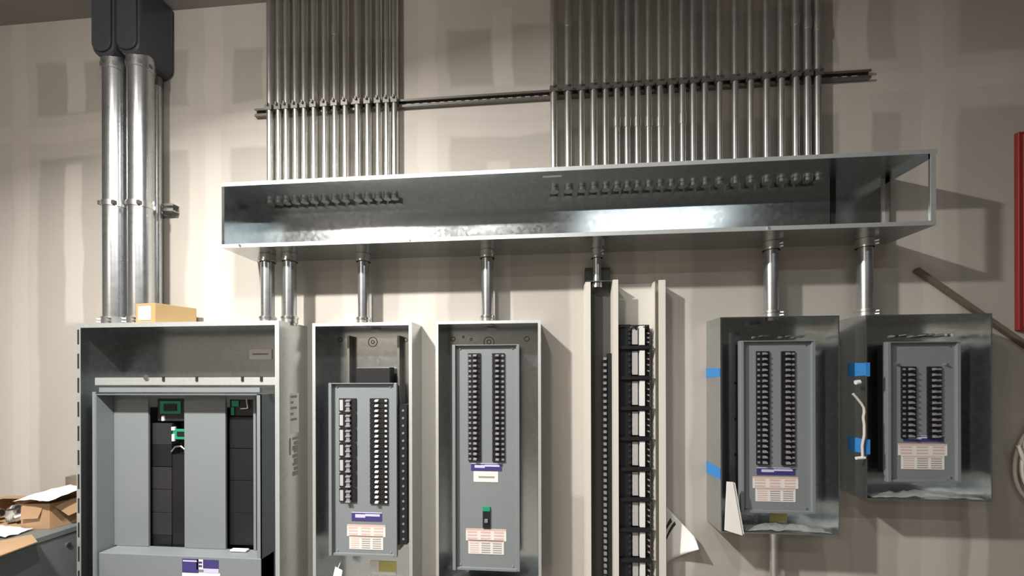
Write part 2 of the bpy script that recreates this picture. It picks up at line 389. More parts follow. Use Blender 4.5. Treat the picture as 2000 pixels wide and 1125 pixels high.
def deadfront(p, u0, v0, u1, v1, yf=-.110, lipd=.022, lw=.016):
    a, b = W(u0, v1, yf-lipd), W(u1, v0, yf-lipd)
    x0, x1, z0, z1 = a.x, b.x, a.z, b.z
    o = MB().box(x0+lw*.3, x1-lw*.3, yf, yf+.003, z0, z1).build('dead_front', 'grey', p)
    MB().box(x0, x0+lw, yf-lipd, yf+.004, z0-.002, z1).build('edge_flange', 'grey', o, bevel=.002)
    MB().box(x1-lw, x1, yf-lipd*.55, yf+.004, z0-.002, z1).build('edge_flange', 'grey', o, bevel=.002)
    MB().box(x0+lw, x1-lw, yf-lipd*.75, yf+.004, z1-.004, z1).build('edge_flange', 'grey', o)
    MB().box(x0+lw, x1-lw, yf-lipd*.6, yf+.004, z0-.002, z0+.008).build('edge_flange', 'grey', o)
    MB().box(x0+.02, x1-.02, yf+.004, -.03, z0+.03, z1-.012).build('interior_chassis', 'black', p)
    for sx_ in (x0+.035, x1-.035):
        for sz_ in (z1-.02, z0+.02):
            MB().tube([(sx_, yf-.004, sz_), (sx_, yf, sz_)], .004, 8).build('screw', 'steel', o)
    return o, yf
PITCH = .0254
def breakers(p, u0, u1, v0, n, yf, inner, poles=1, handle='hgrey', body='black', mark=None):
    """a column of breakers; inner = +1 when the handle end points to +x"""
    a = W(u0, v0, yf-.008); b = W(u1, v0, yf-.008)
    x0, x1, ztop = a.x, b.x, a.z
    wh, m0, m1 = (.09, .46, .34) if handle == 'white' else (.14, .46, .26)
    wd = x1-x0; ph = PITCH*poles; cx = (x0+x1)/2
    proto = None; hp = None; mk = None
    for i in range(n):
        z1 = ztop-ph*i; z0 = z1-ph*.88
        org = Vector((cx, yf, (z0+z1)/2))
        if proto is None:
            proto = MB().box(x0, x1, yf-.008, yf+.02, z0, z1).build('breaker', body, p, origin=org)
            hx = cx + inner*wd*.08
            g = MB()
            for k in range(poles):
                zc = z1-PITCH*(k+.46)
                g.prism_x([(yf-.008, zc-.006), (yf-.022, zc-.004), (yf-.022, zc+.001), (yf-.008, zc+.006)], hx-wd*wh, hx+wd*wh)
            if poles > 1: g.box(hx-wd*.10, hx+wd*.10, yf-.018, yf-.014, z0+.006, z1-.006)
            hp = g.build('handle', handle, proto, origin=org); hp.location = (0, 0, 0)
            mk = MB().box(cx-inner*wd*m0, cx-inner*wd*m1, yf-.0086, yf-.008, z0+.006, z1-.007).build('rating_mark', mark or handle, proto, origin=org); mk.location = (0, 0, 0)
        else:
            c = copy_to(proto, p, org-root_loc(p)); 
            copy_to(hp, c, (0, 0, 0)); copy_to(mk, c, (0, 0, 0))
def knockout(p, u, v, r, y=-.0042):
    c = W(u, v, y)
    MB().ring((c.x, c.z), r, .003, y-.0006, y, 22).build('knockout', 'slot', p)
    return c
PD, PW = .145, .5125
def panel(label, x0, zb, rim, material='galv'):
    p = thing('panelboard', label, 'electrical panel', (x0+PW/2, 0, zb), 'electrical panels')
    enclosure(p, x0, x0+PW, zb, PTOP, PD, rim, material)
    return p

# panel with dead front set low and black interior standing proud
p2 = panel('open galvanized panel with empty pinkish top space, beside the big cabinet', -1.152, CZ-1.18, .016)
d2, yf = deadfront(p2, 642, 748, 773, 1085)
breakers(p2, 662, 695, 778, 7, yf, 1, 3, 'hgrey', 'black', 'ltgrey')
breakers(p2, 722, 757, 778, 21, yf, -1, 1, 'white')
maker_label(p2, 687, 1001, 746, 1017, yf-.001); warning_label(p2, 678, 1026, 753, 1072, yf-.001)
for u in (683, 780):
    a = W(u, 656, -.03)
    MB().box(a.x-.006, a.x+.006, -.045, -.004, CZ-.9, a.z).build('mounting_rail', 'strut', p2)
a, b = W(695, 750, -.09), W(762, 717, -.09)
MB().box(a.x, b.x, -.09, -.03, a.z-.05, b.z).build('lug_block', 'black', p2, bevel=.004)
a, b = W(772, 1062, -.10), W(795, 790, -.10)
s = MB().box(a.x-.02, b.x, -.105, -.03, a.z, b.z).build('neutral_bar', 'black', p2)
for i in range(18):
    zz = b.z-.03-.038*i
    MB().tube([(b.x-.018, -.108, zz), (b.x-.018, -.105, zz)], .006, 8).build('terminal_screw', 'hgrey', s)
knockout(p2, 728, 668, .026); knockout(p2, 728, 668, .010); knockout(p2, 664, 664, .012); knockout(p2, 792, 664, .012)

p3 = panel('tall galvanized panel with one small breaker below two full breaker columns', -.5215, CZ-1.005, .014)
d3, yf = deadfront(p3, 884, 672, 1014, 1113)
breakers(p3, 914, 938, 690, 21, yf, 1); breakers(p3, 961, 985, 690, 21, yf, -1)
maker_label(p3, 920, 905, 980, 919, yf-.001)
sticker(p3, 925, 921, 973, 941, yf-.001, 'label', [(.45, .62, .2, .85, 'print')])
a, b = W(943, 1031, yf-.006), W(957, 990, yf-.006)
o = MB().box(a.x, b.x, yf-.008, yf+.01, a.z, b.z-.022).build('main_switch', 'black', p3)
MB().box(a.x, b.x, yf-.009, yf+.01, b.z-.021, b.z).build('indicator', 'green', o)
MB().box(a.x+.01, b.x-.01, yf-.018, yf-.008, a.z+.03, a.z+.045).build('handle', 'hgrey', o)
warning_label(p3, 910, 1034, 989, 1081, yf-.001)
knockout(p3, 955, 668, .028); knockout(p3, 955, 668, .012); knockout(p3, 885, 662, .012); knockout(p3, 1029, 662, .014); knockout(p3, 905, 658, .006); knockout(p3, 920, 663, .007)

p4 = panel('dark open panel with white papers standing in its lower left corner', .8121, CZ-.7177, .005)
d4, yf = deadfront(p4, 1447, 664, 1596, 1001, -.092)
breakers(p4, 1478, 1503, 686, 21, yf, 1); breakers(p4, 1527, 1553, 686, 21, yf, -1)
maker_label(p4, 1478, 914, 1553, 927, yf-.001); warning_label(p4, 1470, 932, 1559, 979, yf-.001)
a = W(1440, 648, -.02); b = W(1440, 1000, -.02)
r4 = MB().box(a.x-.018, a.x+.006, -.03, -.004, b.z, a.z).build('ground_bar', 'galv_dark', p4)
for k, vv in enumerate((748, 818, 888)):
    zz = Z(vv, 1440, -.03)
    MB().box(a.x-.02, a.x+.008, -.034, -.030, zz-.006, zz+.006).build('bar_clip', 'slot', r4)
for uu in (1487, 1497, 1540, 1565):
    a = W(uu, 657, -.03); MB().tube([(a.x, -.05, a.z), (a.x, -.012, a.z)], .006, 8).build('lug_screw', 'steel', p4)

p5 = panel('short dark panel at far right, its dead front blank above the breakers', 1.4338, CZ-.5504, .005)
d5, yf = deadfront(p5, 1734, 666, 1882, 941, -.084)
breakers(p5, 1762, 1790, 716, 13, yf, 1); breakers(p5, 1813, 1840, 716, 13, yf, -1)
maker_label(p5, 1764, 851, 1843, 862, yf-.001); warning_label(p5, 1754, 867, 1850, 916, yf-.001)
for uu in (1765, 1803, 1815, 1838, 1850):
    a = W(uu, 655, -.03); MB().tube([(a.x, -.05, a.z), (a.x, -.012, a.z)], .007, 8).build('lug_screw', 'steel', p5)
for vv in (712, 938):
    for uu in (1752, 1846):
        a = W(uu, vv, yf); MB().tube([(a.x, yf-.012, a.z), (a.x, yf, a.z)], .005, 8).build('dead_front_screw', 'steel', p5)
a = W(1905, 650, -.004); knockout(p5, 1903, 650, .014)

# ------------------------------------------------------------------ big switchboard cabinet
CX0, CX1, CTOP, CD = -2.3635, -1.2738, CZ+.2757, .2179
c1 = thing('switchboard_cabinet', 'big wide galvanized switchboard cabinet standing at the left', 'electrical cabinet', ((CX0+CX1)/2, -.1, 0))
enclosure(c1, CX0, CX1, .002, CTOP, CD, .022)
for i in range(12):
    z1 = Z(640+47*i, 155, -CD)
    if z1 < .1: break
    MB().box(CX0+.008, CX0+.016, -CD-.0042, -CD-.0026, z1-.085, z1-.01).build('rim_slot', 'slot', c1)
YR, YP = -.205, -.115          # frame front, recessed plates
def xr(u, y): return X(u, y, 900)
x0, x1 = xr(187, YR), xr(510, YR)
ztop = Z(752, 350, YR)
fr = MB().box(x0-.01, CX1-.004, -.200, -.196, Z(752, 400, -.2), Z(737, 400, -.2)).build('top_ledge', 'edge', c1)
for uu in (320, 385, 474, 511):
    a = W(uu, 740, -.2); MB().box(a.x-.006, a.x+.006, -.204, -.200, a.z-.012, a.z+.012).build('ledge_bolt', 'slot', fr)
a = W(287, 737, -.2); MB().tube([(a.x, -.206, a.z), (a.x, -.200, a.z)], .014, 10).build('ledge_screw', 'steel', fr)
za = Z(757, 350, -.213); zb_ = Z(766, 350, -.213)
MB().box(x0+.03, x1, -.213, -.200, zb_, za).build('top_bar', 'grey', c1)
zr = Z(770, 350, YR)
sh = MB()
sh.box(x0, x0+.004, YR, YP, .06, zr); sh.box(x1-.022, x1, YR, YR+.004, .06, zr); sh.box(x1-.004, x1, YR, -.06, .06, zr); sh.box(x0+.004, x1-.004, YR, YP, zr-.004, zr)
sh.box(x0-.016, x0, YR-.002, YR+.003, .06, zr+.012)
sh.build('dead_front_frame', 'grey', c1)
zl = Z(1085, 350, YR)
MB().box(x0+.02, x1, YR-.003, YP, .06, zl).build('lower_cover', 'grey', c1, bevel=.003)
for (ua, ub) in ((224, 294), (364, 444), (498, 503)):
    MB().box(max(xr(ua, YP), x0+.005), min(xr(ub, YP), x1-.005), YP-.012, YP, zl+.001, zr-.006).build('cover_plate', 'grey', c1, bevel=.002)
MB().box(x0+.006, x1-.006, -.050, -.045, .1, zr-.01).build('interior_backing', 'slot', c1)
YQ = -.100
def blk(u0, v0, u1, v1, m_, name='breaker_module', yy=YQ, d=.045, par=None):
    a, b = W(u0, v1, yy), W(u1, v0, yy)
    return MB().box(a.x, b.x, yy, yy+d, a.z, b.z).build(name, m_, par or c1, bevel=.0015)
for i, (va, vb, m_) in enumerate(((827, 868, 'black2'), (869, 911, 'black'), (913, 955, 'black2'), (957, 1000, 'black2'), (1002, 1044, 'black2'), (1046, 1080, 'black'))):
    blk(296, va, 335, vb, m_)
blk(337, 888, 366, 1080, 'black'); 
g = blk(308, 778, 366, 822, 'black2', 'control_housing')
pc = blk(312, 783, 353, 808, 'green', 'circuit_board', YQ-.004, .004)
blk(319, 789, 344, 803, 'black', 'chip', YQ-.008, .004, pc)
g2 = blk(337, 838, 364, 858, 'green', 'circuit_board', YQ-.004, .004)
blk(345, 843, 360, 852, 'black', 'chip', YQ-.008, .004, g2)
blk(315, 812, 320, 822, 'white', 'terminal', YQ-.008, .01); blk(335, 848, 340, 862, 'white', 'terminal', YQ-.008, .01); blk(334, 834, 341, 841, 'white', 'terminal', YQ-.008, .01)
a = W(348, 878, YQ-.01)
MB().tube([(a.x-.04, YQ-.008, a.z-.01), (a.x-.012, YQ-.012, a.z+.016), (a.x+.02, YQ-.012, a.z+.018), (a.x+.036, YQ-.008, a.z)], .005, 8).build('wire_lug', 'steel', c1)
for i in range(4): blk(447, 814+63*i, 498, 875+63*i, 'black')
blk(449, 780, 497, 812, 'black2', 'control_housing')
blk(451, 795, 457, 811, 'green', 'circuit_board', YQ-.006, .004); blk(452, 782, 466, 794, 'green', 'circuit_board', YQ-.006, .004)
a, b, c = W(470, 798, YQ-.01), W(484, 797, YQ-.012), W(482, 780, YQ-.01)
MB().tube([a, b, c], .005, 8).build('wire_lug', 'steel', c1)
a = W(470, 1079, YP-.02); MB().box(a.x-.045, a.x+.045, YP-.04, YP-.014, zl+.002, zl+.014).build('bus_cover', 'white', c1, bevel=.005)
sticker(c1, 487, 682, 531, 702, -.006, 'paper', [(.4, .55, .15, .85, 'print')])
sticker(c1, 356, 1092, 388, 1118, YR-.0035, 'purple', [(.1, .2, .05, .9, 'lilac')]); sticker(c1, 397, 1094, 427, 1110, YR-.0035, 'purple', [])
sticker(c1, 384, 1093, 398, 1112, YR-.0035, 'label', [(.2, .4, .2, .8, 'purple'), (.55, .75, .2, .8, 'purple')])
sticker(c1, 356, 1120, 430, 1145, YR-.0035, 'paper', []); sticker(c1, 398, 1111, 427, 1119, YR-.0035, 'lilac', [])
# printed rating blocks on the right-hand outer side
rnd = random.Random(3)
def side_patch(ya, yb, v0, v1, material, name, par=None):
    z0, z1 = Z(v1, 578, -.1), Z(v0, 578, -.1)
    return MB().box(CX1, CX1+.0008, ya, yb, z0, z1).build(name, material, par or c1)
s1 = side_patch(-.145, -.075, 768, 845, 'label', 'side_label')
for k in range(5):
    z1 = Z(772+11*k, 578, -.1); MB().box(CX1+.0008, CX1+.0012, -.140, -.118 if k % 2 else -.09, z1-.012, z1).build('print', 'print', s1)
for k in range(9):
    z1 = Z(853+8.3*k, 578, -.1)
    MB().box(CX1, CX1+.001, -.125+.01*(k % 2), -.080, z1-.014-.004*(k % 3), z1).build('side_print', 'print', c1)
z1 = Z(853, 578, -.1); MB().box(CX1, CX1+.001, -.15, -.138, z1-.085, z1).build('side_print', 'print', c1)

# ------------------------------------------------------------------ large conduits and elbows at left
def big_pipe(u, y, label, r=.054, ztop=None, behind=False):
    x = X(u, y, 400); zt = ztop
    o = thing('large_conduit', label, 'conduit', (x, y, CTOP), 'large conduits above the big cabinet')
    MB().cyl((x, y), r, CTOP+.001, zt, 28).build('pipe', 'pipe', o)
    MB().cyl((x, y), r+(.002 if behind else .006), CTOP+.001, CTOP+.042, 28).build('connector', 'zinc', o)
    for k in (() if behind else (0, 1)): MB().tube([(x-r*.75, y-r*.75, CTOP+.014+.017*k), (x-r*.75-.012, y-r*.75-.012, CTOP+.014+.017*k)], .006, 8).build('set_screw', 'steel', o)
    for k in (() if behind else (0, 1)): MB().tube([(x+r*.45, y-r*.93, CTOP+.014+.017*k), (x+r*.45+.004, y-r*.93-.016, CTOP+.014+.017*k)], .006, 8).build('set_screw', 'strut', o)
    if not behind:
        zc = Z(393, u, y-r)
        MB().cyl((x, y), r+.004, zc-.014, zc+.014, 28).build('pipe_clamp', 'zinc', o)
        for s_ in (-1, 1): MB().box(x+s_*r*.72-.007, x+s_*r*.72+.007, y-r*.72-.014, y-r*.72+.003, zc-.01, zc+.01).build('clamp_bolt', 'strut', o)
    return o, x
YF_, YB_ = -.124, -.0315
zcol = Z(150, 240, YF_)
o1, xa = big_pipe(228, YF_, 'thick galvanized conduit, leftmost of three above the big cabinet', ztop=Z(128, 230, YF_)-.044)
o2, xb = big_pipe(276, YF_, 'thick galvanized conduit, middle of three, just behind the small box', ztop=Z(128, 230, YF_)-.044)
o3, xc = big_pipe(306, YB_, 'thick galvanized conduit against the wall, rightmost of three, mostly hidden', ztop=Z(128, 230, YF_)-.001, behind=True, r=.0265)
a = W(300, 400, -.02); zc = Z(408, 330, -.02)
s_ = thing('strut_bracket', 'short strut channel behind the three thick conduits, open end at right', 'strut', (a.x, 0, zc))
xe = X(344, -.02, 410); hh = .0205; dd = .042
MB().prism_x([(-.001, zc-hh), (-.004, zc-hh), (-.004, zc+hh), (-.001, zc+hh)], xa-.08, xe).build('channel', 'zinc', s_)
MB().prism_x([(-.004, zc-hh), (-dd, zc-hh), (-dd, zc-.006), (-dd+.003, zc-.006), (-dd+.003, zc-hh+.003), (-.004, zc-hh+.003)], xc+.038, xe).build('channel_lip', 'zinc', s_)
MB().prism_x([(-.004, zc+hh), (-dd, zc+hh), (-dd, zc+.008), (-dd+.003, zc+.008), (-dd+.003, zc+hh-.003), (-.004, zc+hh-.003)], xc+.038, xe).build('channel_lip', 'zinc', s_)
def elbow(x, y, zb, w2, yf, yb, label, hr=.058):
    o = thing('conduit_elbow_body', label, 'conduit fitting', (x, y, zb), 'dark elbow bodies at the ceiling')
    prof = []; n = 10; rr = w2
    for k in range(n+1):
        an = math.pi + math.pi*k/n
        prof.append((x+math.cos(an)*w2, zb+rr*.8+math.sin(an)*rr*.8))
    prof += [(x+w2, CEIL-.005), (x-w2, CEIL-.005)]
    MB().prism(prof, yf, yb).build('body', 'cast', o, bevel=.012)
    pr2 = []
    for k in range(n+1):
        an = math.pi + math.pi*k/n
        pr2.append((x+math.cos(an)*w2*.84, zb+.016+rr*.7+math.sin(an)*rr*.66))
    pr2 += [(x+w2*.84, CEIL-.02), (x-w2*.84, CEIL-.02)]
    MB().prism(pr2, yf-.010, yf).build('cover', 'cast', o, bevel=.004)
    MB().cyl((x, y), hr, zb-.045, zb+.03, 28).build('hub', 'pipe', o)
    MB().cyl((x, y), hr+.003, zb-.030, zb-.012, 8).build('hub_nut', 'strut', o)
    return o
zb = Z(128, 230, YF_)
elbow(xa, YF_, zb, .064, -.186, -.030, 'dark grey elbow body atop the leftmost thick conduit')
elbow(xb, YF_, zb, .064, -.186, -.006, 'dark grey elbow body atop the middle thick conduit')
MB().cyl((xc, YB_), .029, zb-.05, zb-.001, 20).build('hub', 'strut', o3)

# ------------------------------------------------------------------ small carton on the big cabinet
def rot_box(mb, c, ang, lx, ly, z0, z1):
    ca, sa = math.cos(ang), math.sin(ang)
    P = [(c[0]+ca*i*lx/2-sa*j*ly/2, c[1]+sa*i*lx/2+ca*j*ly/2) for i, j in ((-1, -1), (1, -1), (1, 1), (-1, 1))]
    return mb.add([(x, y, z0) for x, y in P]+[(x, y, z1) for x, y in P], [(3, 2, 1, 0), (4, 5, 6, 7), (0, 1, 5, 4), (1, 2, 6, 5), (2, 3, 7, 6), (3, 0, 4, 7)])
a = W(302, 627, -.215)
ct = thing('carton', 'small yellow-brown carton with white label on the big cabinet', 'box', (a.x, -.14, CTOP+.001))
zt = Z(592, 302, -.205)
# near corner at a; left face runs left, right face runs back to the right
ax, ay = a.x, -.213
dl = Vector((X(265, -.20)-ax, .013)); dr = Vector((.062, .165))
P = [(ax, ay), (ax+dr.x, ay+dr.y), (ax+dr.x+dl.x, ay+dr.y+dl.y), (ax+dl.x, ay+dl.y)]
MB().add([(x, y, CTOP+.001) for x, y in P]+[(x, y, zt) for x, y in P], [(3, 2, 1, 0), (4, 5, 6, 7), (0, 1, 5, 4), (1, 2, 6, 5), (2, 3, 7, 6), (3, 0, 4, 7)]).build('carton_body', 'card_y', ct, bevel=.002)
n_ = Vector((dl.y, -dl.x)).normalized()
if n_.y > 0: n_ = -n_
def onl(k, h): return (ax+dl.x*k+n_.x*.001, ay+dl.y*k+n_.y*.001, CTOP+(zt-CTOP)*h)
MB().add([onl(.2, .15), onl(.85, .15), onl(.85, .85), onl(.2, .85)], [(0, 1, 2, 3)]).build('label_sheet', 'paper', ct, solid=.0006)
MB().add([(onl(.4, .5)[0]+n_.x*.0006, onl(.4, .5)[1]+n_.y*.0006, onl(.4, .45)[2]), (onl(.65, .5)[0]+n_.x*.0006, onl(.65, .5)[1]+n_.y*.0006, onl(.4, .45)[2]), (onl(.65, .5)[0]+n_.x*.0006, onl(.65, .5)[1]+n_.y*.0006, onl(.4, .62)[2]), (onl(.4, .5)[0]+n_.x*.0006, onl(.4, .5)[1]+n_.y*.0006, onl(.4, .62)[2])], [(0, 1, 2, 3)]).build('label_print', 'label', ct, solid=.0004)

# ------------------------------------------------------------------ relay cabinet between the panels
YRC = -.085
ul = [X(u, YRC, 800) for u in (1144, 1154, 1197, 1207, 1279, 1300)]
rt, rb = Z(546, 1160, YRC), CZ-1.25
rc = thing('relay_cabinet', 'narrow cream open relay cabinet packed with black wired modules', 'electrical cabinet', (ul[0], 0, rb))
MB().box(ul[0]+.004, ul[5]-.004, -.004, -.001, rb, rt-.006).build('back_plate', 'cream', rc)
MB().box(ul[0], ul[0]+.004, YRC, -.001, rb, rt-.012).box(ul[0], ul[1], YRC-.003, YRC, rb, rt-.012).build('side_wall', 'cream', rc)
MB().box(ul[2], ul[2]+.004, YRC-.01, -.005, rb, rt-.006).box(ul[2], ul[3], YRC-.013, YRC-.01, rb, rt-.006).build('divider', 'cream', rc)
MB().box(ul[4]+.006, ul[4]+.01, YRC*.7, -.005, rb, rt-.01).build('cable_divider', 'cream', rc)
MB().box(ul[5]-.004, ul[5], YRC, -.001, rb, rt-.010).box(ul[4]+.018, ul[5], YRC-.003, YRC, rb, rt-.010).build('side_wall', 'cream', rc)
MB().box(ul[0]+.004, ul[3], YRC, -.001, rt-.010, rt-.006).build('top_plate', 'galv', rc)
MB().box(ul[0]+.005, ul[2]-.001, -.030, -.0045, rb, Z(620, 1180, -.03)+.25).build('inner_tray', 'tray_shade', rc)  # compartment shade is put into this colour
# column of relay modules
ym = -.078
zt0 = Z(633, 1240, ym); st_ = Z(678, 1240, ym)-Z(737, 1240, ym)
xm = [X(u, ym, 800) for u in (1210, 1233, 1236, 1247, 1250, 1260, 1272)]
mods = []
zcur = zt0; i = 0
while zcur > rb+.05:
    z0 = max(zcur-(st_*.8 if i == 0 else st_), rb+.01)
    md = MB().box(xm[0], xm[1], ym+.01, -.02, z0, zcur).box(xm[1], xm[6], ym+.03, -.02, z0, zcur).build('relay_module', 'black', rc)
    MB().box(xm[2], xm[3], ym+.012, ym+.03, z0+.02, zcur-.012).build('label_strip', 'ltgrey', md)
    MB().box(xm[4], xm[5], ym+.004, ym+.03, z0+.016, zcur-.008).build('terminal_cover', 'white', md)
    MB().box(xm[0], xm[6], ym-.004, ym+.03, z0-.004, z0+.012).build('module_bar', 'black', md)
    for k in range(4):
        zz = zcur-.02-k*(zcur-z0-.03)/4
        MB().box(xm[1]-.012, xm[1]-.002, ym+.004, ym+.010, zz-.012, zz).build('terminal', 'black2', md)
        MB().tube([(xm[6]-.012, ym+.025, zz), (xm[6]-.004, ym+.012, zz-.004)], .004, 8).build('terminal_screw', 'hgrey', md)
    MB().tube([(xm[6]-.006, ym+.02, z0+.008), (xm[6]+.012, ym+.01, z0+.002), (xm[6]+.024, ym+.012, z0-.006)], .0035, 8).build('wire', 'strut', md)
    zcur = z0-.001; i += 1
for u in (1217, 1240, 1264):
    a = W(u, 640, ym); MB().tube([(a.x-.02, ym+.03, a.z-.03), (a.x-.015, ym+.008, a.z+.005), (a.x+.005, ym+.006, a.z+.008), (a.x+.018, ym+.03, a.z-.03)], .006, 8).build('wire_loop', 'black', rc)
# terminal strip in the narrow left compartment
a = W(1190, 690, -.06)
ts = MB().box(X(1187, -.06, 800), X(1196, -.06, 800), -.06, -.031, rb+.01, a.z).build('terminal_strip', 'black', rc)
zz = a.z-.02; tp = None; xq = X(1181, -.06, 800)
while zz > rb+.05:
    if tp is None: tp = MB().box(xq-.006, xq+.008, -.068, -.055, zz-.013, zz).build('terminal_block', 'hgrey', ts, origin=(xq, -.06, zz))
    else: copy_to(tp, ts, Vector((xq, -.06, zz))-rc.location)
    zz -= .030
MB().box(X(1177, -.05, 800), X(1187, -.05, 800), -.055, -.031, rb+.01, a.z-.03).build('strip_backing', 'black', ts)
x = X(1166, -.05, 520)
np_ = thing('conduit_nipple', 'short thin nipple from trough into the top of the relay cabinet', 'conduit', (x, -.05, rt), 'nipples under the trough')
MB().cyl((x, -.05), .021, rt-.03, TZ0+.012, 18).build('pipe', 'pipe', np_)
MB().cyl((x, -.05), .027, TZ0-.045, TZ0-.001, 18).build('connector', 'zinc', np_)
MB().cyl((x, -.05), .031, TZ0-.045, TZ0-.038, 18).build('connector_ring', 'steel', np_)
for k in (0, 1): MB().tube([(x+.02, -.07, TZ0-.014-.016*k), (x+.028, -.079, TZ0-.014-.016*k)], .005, 8).build('set_screw', 'steel', np_)
MB().cyl((x, -.05), .029, rt-.034, rt-.012, 8).build('locknut', 'steel', np_)

# ------------------------------------------------------------------ paper sheets behind the relay cabinet
a = W(1300, 990, -.02); b = W(1372, 1062, -.06)
def curled(P0, P1, P2, curl, y0):
    """sheet spanned by P0->P1 (u) and P0->P2 (v) in the wall plane, lifting off the wall towards u=1"""
    def fn(u, v):
        x_ = P0[0]+(P1[0]-P0[0])*u+(P2[0]-P0[0])*v; z_ = P0[1]+(P1[1]-P0[1])*u+(P2[1]-P0[1])*v
        return (x_, y0-curl*(u**2)*(.4+.6*v), z_)
    return fn
q0, q1, q2 = W(1302, 990, -.02), W(1362, 1054, -.05), W(1302, 1102, -.02)
pp = thing('paper_sheet', 'white printed paper sheet with curled corner beside the relay cabinet', 'paper', (q0.x, -.01, q2.z))
def fn(u, v):
    k = v*(1-.86*u)
    return (max(q0.x+(q1.x-q0.x)*u+(q2.x-q0.x)*k, ul[5]+.003), -.008-.06*u**1.7*(.35+.65*v), q0.z+(q1.z-q0.z)*u+(q2.z-q0.z)*k)
sh_ = MB().grid(fn, 14, 10).build('sheet', 'paper', pp, solid=.001)
for k, (u0, u1) in enumerate(((.16, .22), (.30, .35))):
    def f2(u, v, u0=u0, u1=u1):
        p_ = Vector(fn((u0+.34*0)*(1-v)+(u1-u0)*u*(1-v*.6), .06*0+(u0+.02)*0+.14+.45*v*u0*3+.05*u)); p_.y -= .0015; return p_
    MB().grid(f2, 2, 8).build('printed_line', 'ink', pp)

# ------------------------------------------------------------------ papers, film and wrap inside the right panels
z0 = CZ-.7177+.003
a, b = W(1411, 1038, -.135), W(1442, 940, -.10)
pf = thing('paper_booklet', 'folded white booklet standing in the lower left of a dark panel', 'paper', (a.x, -.12, z0))
xa_ = X(1414, -.15, 980); xb_ = X(1442, -.125, 1040)
zt_ = Z(940, 1420, -.15)
MB().prism([(xa_, z0+.012), (xb_+.002, z0-.010), (xa_+.036, zt_-.002), (xa_+.010, zt_)], -.158, -.153).build('front_leaf', 'paper', pf)
MB().prism([(xa_+.024, z0+.010), (xb_+.012, z0-.006), (xa_+.048, zt_-.006), (xa_+.036, zt_-.002)], -.153, -.1485).build('back_leaf', 'label', pf)
def crumple(name, label, cat, u0, u1, v0, v1, y, mt, zf, seed, hmax=.03, dy=.07):
    a, b = X(u0, y, v1), X(u1, y, v1); rn = random.Random(seed)
    nu, nv = 16, 8
    H = [[rn.random() for _ in range(nu+1)] for _ in range(nv+1)]
    def fn(u, v):
        i, j = round(u*nu), round(v*nv)
        e_ = math.sin(math.pi*min(max(u, .03), .97))*(.4+.6*math.sin(math.pi*v))
        return (a+(b-a)*u+.006*(H[j][i]-.5), y+dy*v+.006*(H[j][i]-.5), zf+.002+hmax*e_*(.25+.75*H[j][i]))
    return tag(MB().grid(fn, nu, nv).build(name, mt, solid=.0008), label, cat)
crumple('plastic_film', 'crumpled clear film lying in the bottom of the paper-holding panel', 'plastic', 1455, 1625, 1015, 1040, -.135, 'film', CZ-.7177+.003, 5, .03)
crumple('plastic_film', 'crumpled clear film along the bottom of the rightmost panel', 'plastic', 1705, 1925, 945, 975, -.135, 'film', CZ-.5504+.003, 8, .03)
sticker(p2, 722, 1097, 774, 1122, -.0045, 'label', [(.0, .75, .35, 1, 'yellow'), (.8, .95, .1, .9, 'paper')])
sticker(p4, 1503, 1003, 1537, 1024, -.0045, 'yellow', [(.7, .95, .5, .95, 'label')])
a = W(662, 1115, -.09)
tg = thing('paper_tag', 'small white paper tag at the bottom of the leftmost open panel', 'paper', (a.x, -.1, a.z-.03))
MB().prism([(a.x-.026, a.z-.03), (a.x+.018, a.z-.045), (a.x+.026, a.z+.01), (a.x-.012, a.z+.028)], -.104, -.102).build('sheet', 'paper', tg)
MB().tube([(a.x, -.101, a.z+.015), (a.x+.01, -.08, a.z+.06), (a.x+.012, -.05, a.z+.10)], .002, 6).build('string', 'label', tg)

# ------------------------------------------------------------------ blue tape and white wire
def tape(x, yl, yr, v0, v1, u, label, wrap, sx=-1):
    z0, z1 = Z(v1, u, -.1), Z(v0, u, -.1)
    mb = MB()
    mb.prism_x([(yl, z0+.006), (yr, z0), (yr, z1), (yl, z1-.004)], x-.0016, x-.0004)
    if wrap: mb.box(x-.0016, x+.016, -PD-.0050, -PD-.0030, z0+.002, z1-.002)
    return tag(mb.build('tape_strip', 'tape'), label, 'tape', 'blue tape strips')
P4X, P5X = .8121, 1.4338
tape(P4X, -PD, -.002, 718, 738, 1395, 'upper blue tape strip on the side of the paper-holding panel', False)
tape(P4X, -PD, -.002, 909, 934, 1395, 'lower blue tape strip on the side of the paper-holding panel', False)
tape(P5X, -PD-.003, -.05, 708, 736, 1675, 'upper blue tape strip wrapped on the edge of the rightmost panel', True)
tape(P5X, -PD-.003, -.05, 854, 884, 1675, 'lower blue tape strip wrapped on the edge of the rightmost panel', True)
yw = -PD-.010
ww = thing('hanging_wire', 'white wire taped along the left edge of the rightmost panel', 'wire', (P5X-.01, yw, Z(895, 1688, yw)))
pts = [W(u, v, yw) for u, v in ((1666, 769), (1674, 778), (1682, 788), (1687, 796), (1688, 805), (1686, 815), (1688, 830), (1688, 850), (1684, 870), (1685, 893))]
MB().tube(pts, .0055, 8).build('wire', 'cable', ww)
MB().tube([W(1671, 747, yw), W(1679, 746, yw)], .010, 10).build('wire_nut', 'white', ww)
MB().tube([W(1672, 895, yw), W(1689, 894, yw)], .007, 8).build('end_plug', 'white', ww)

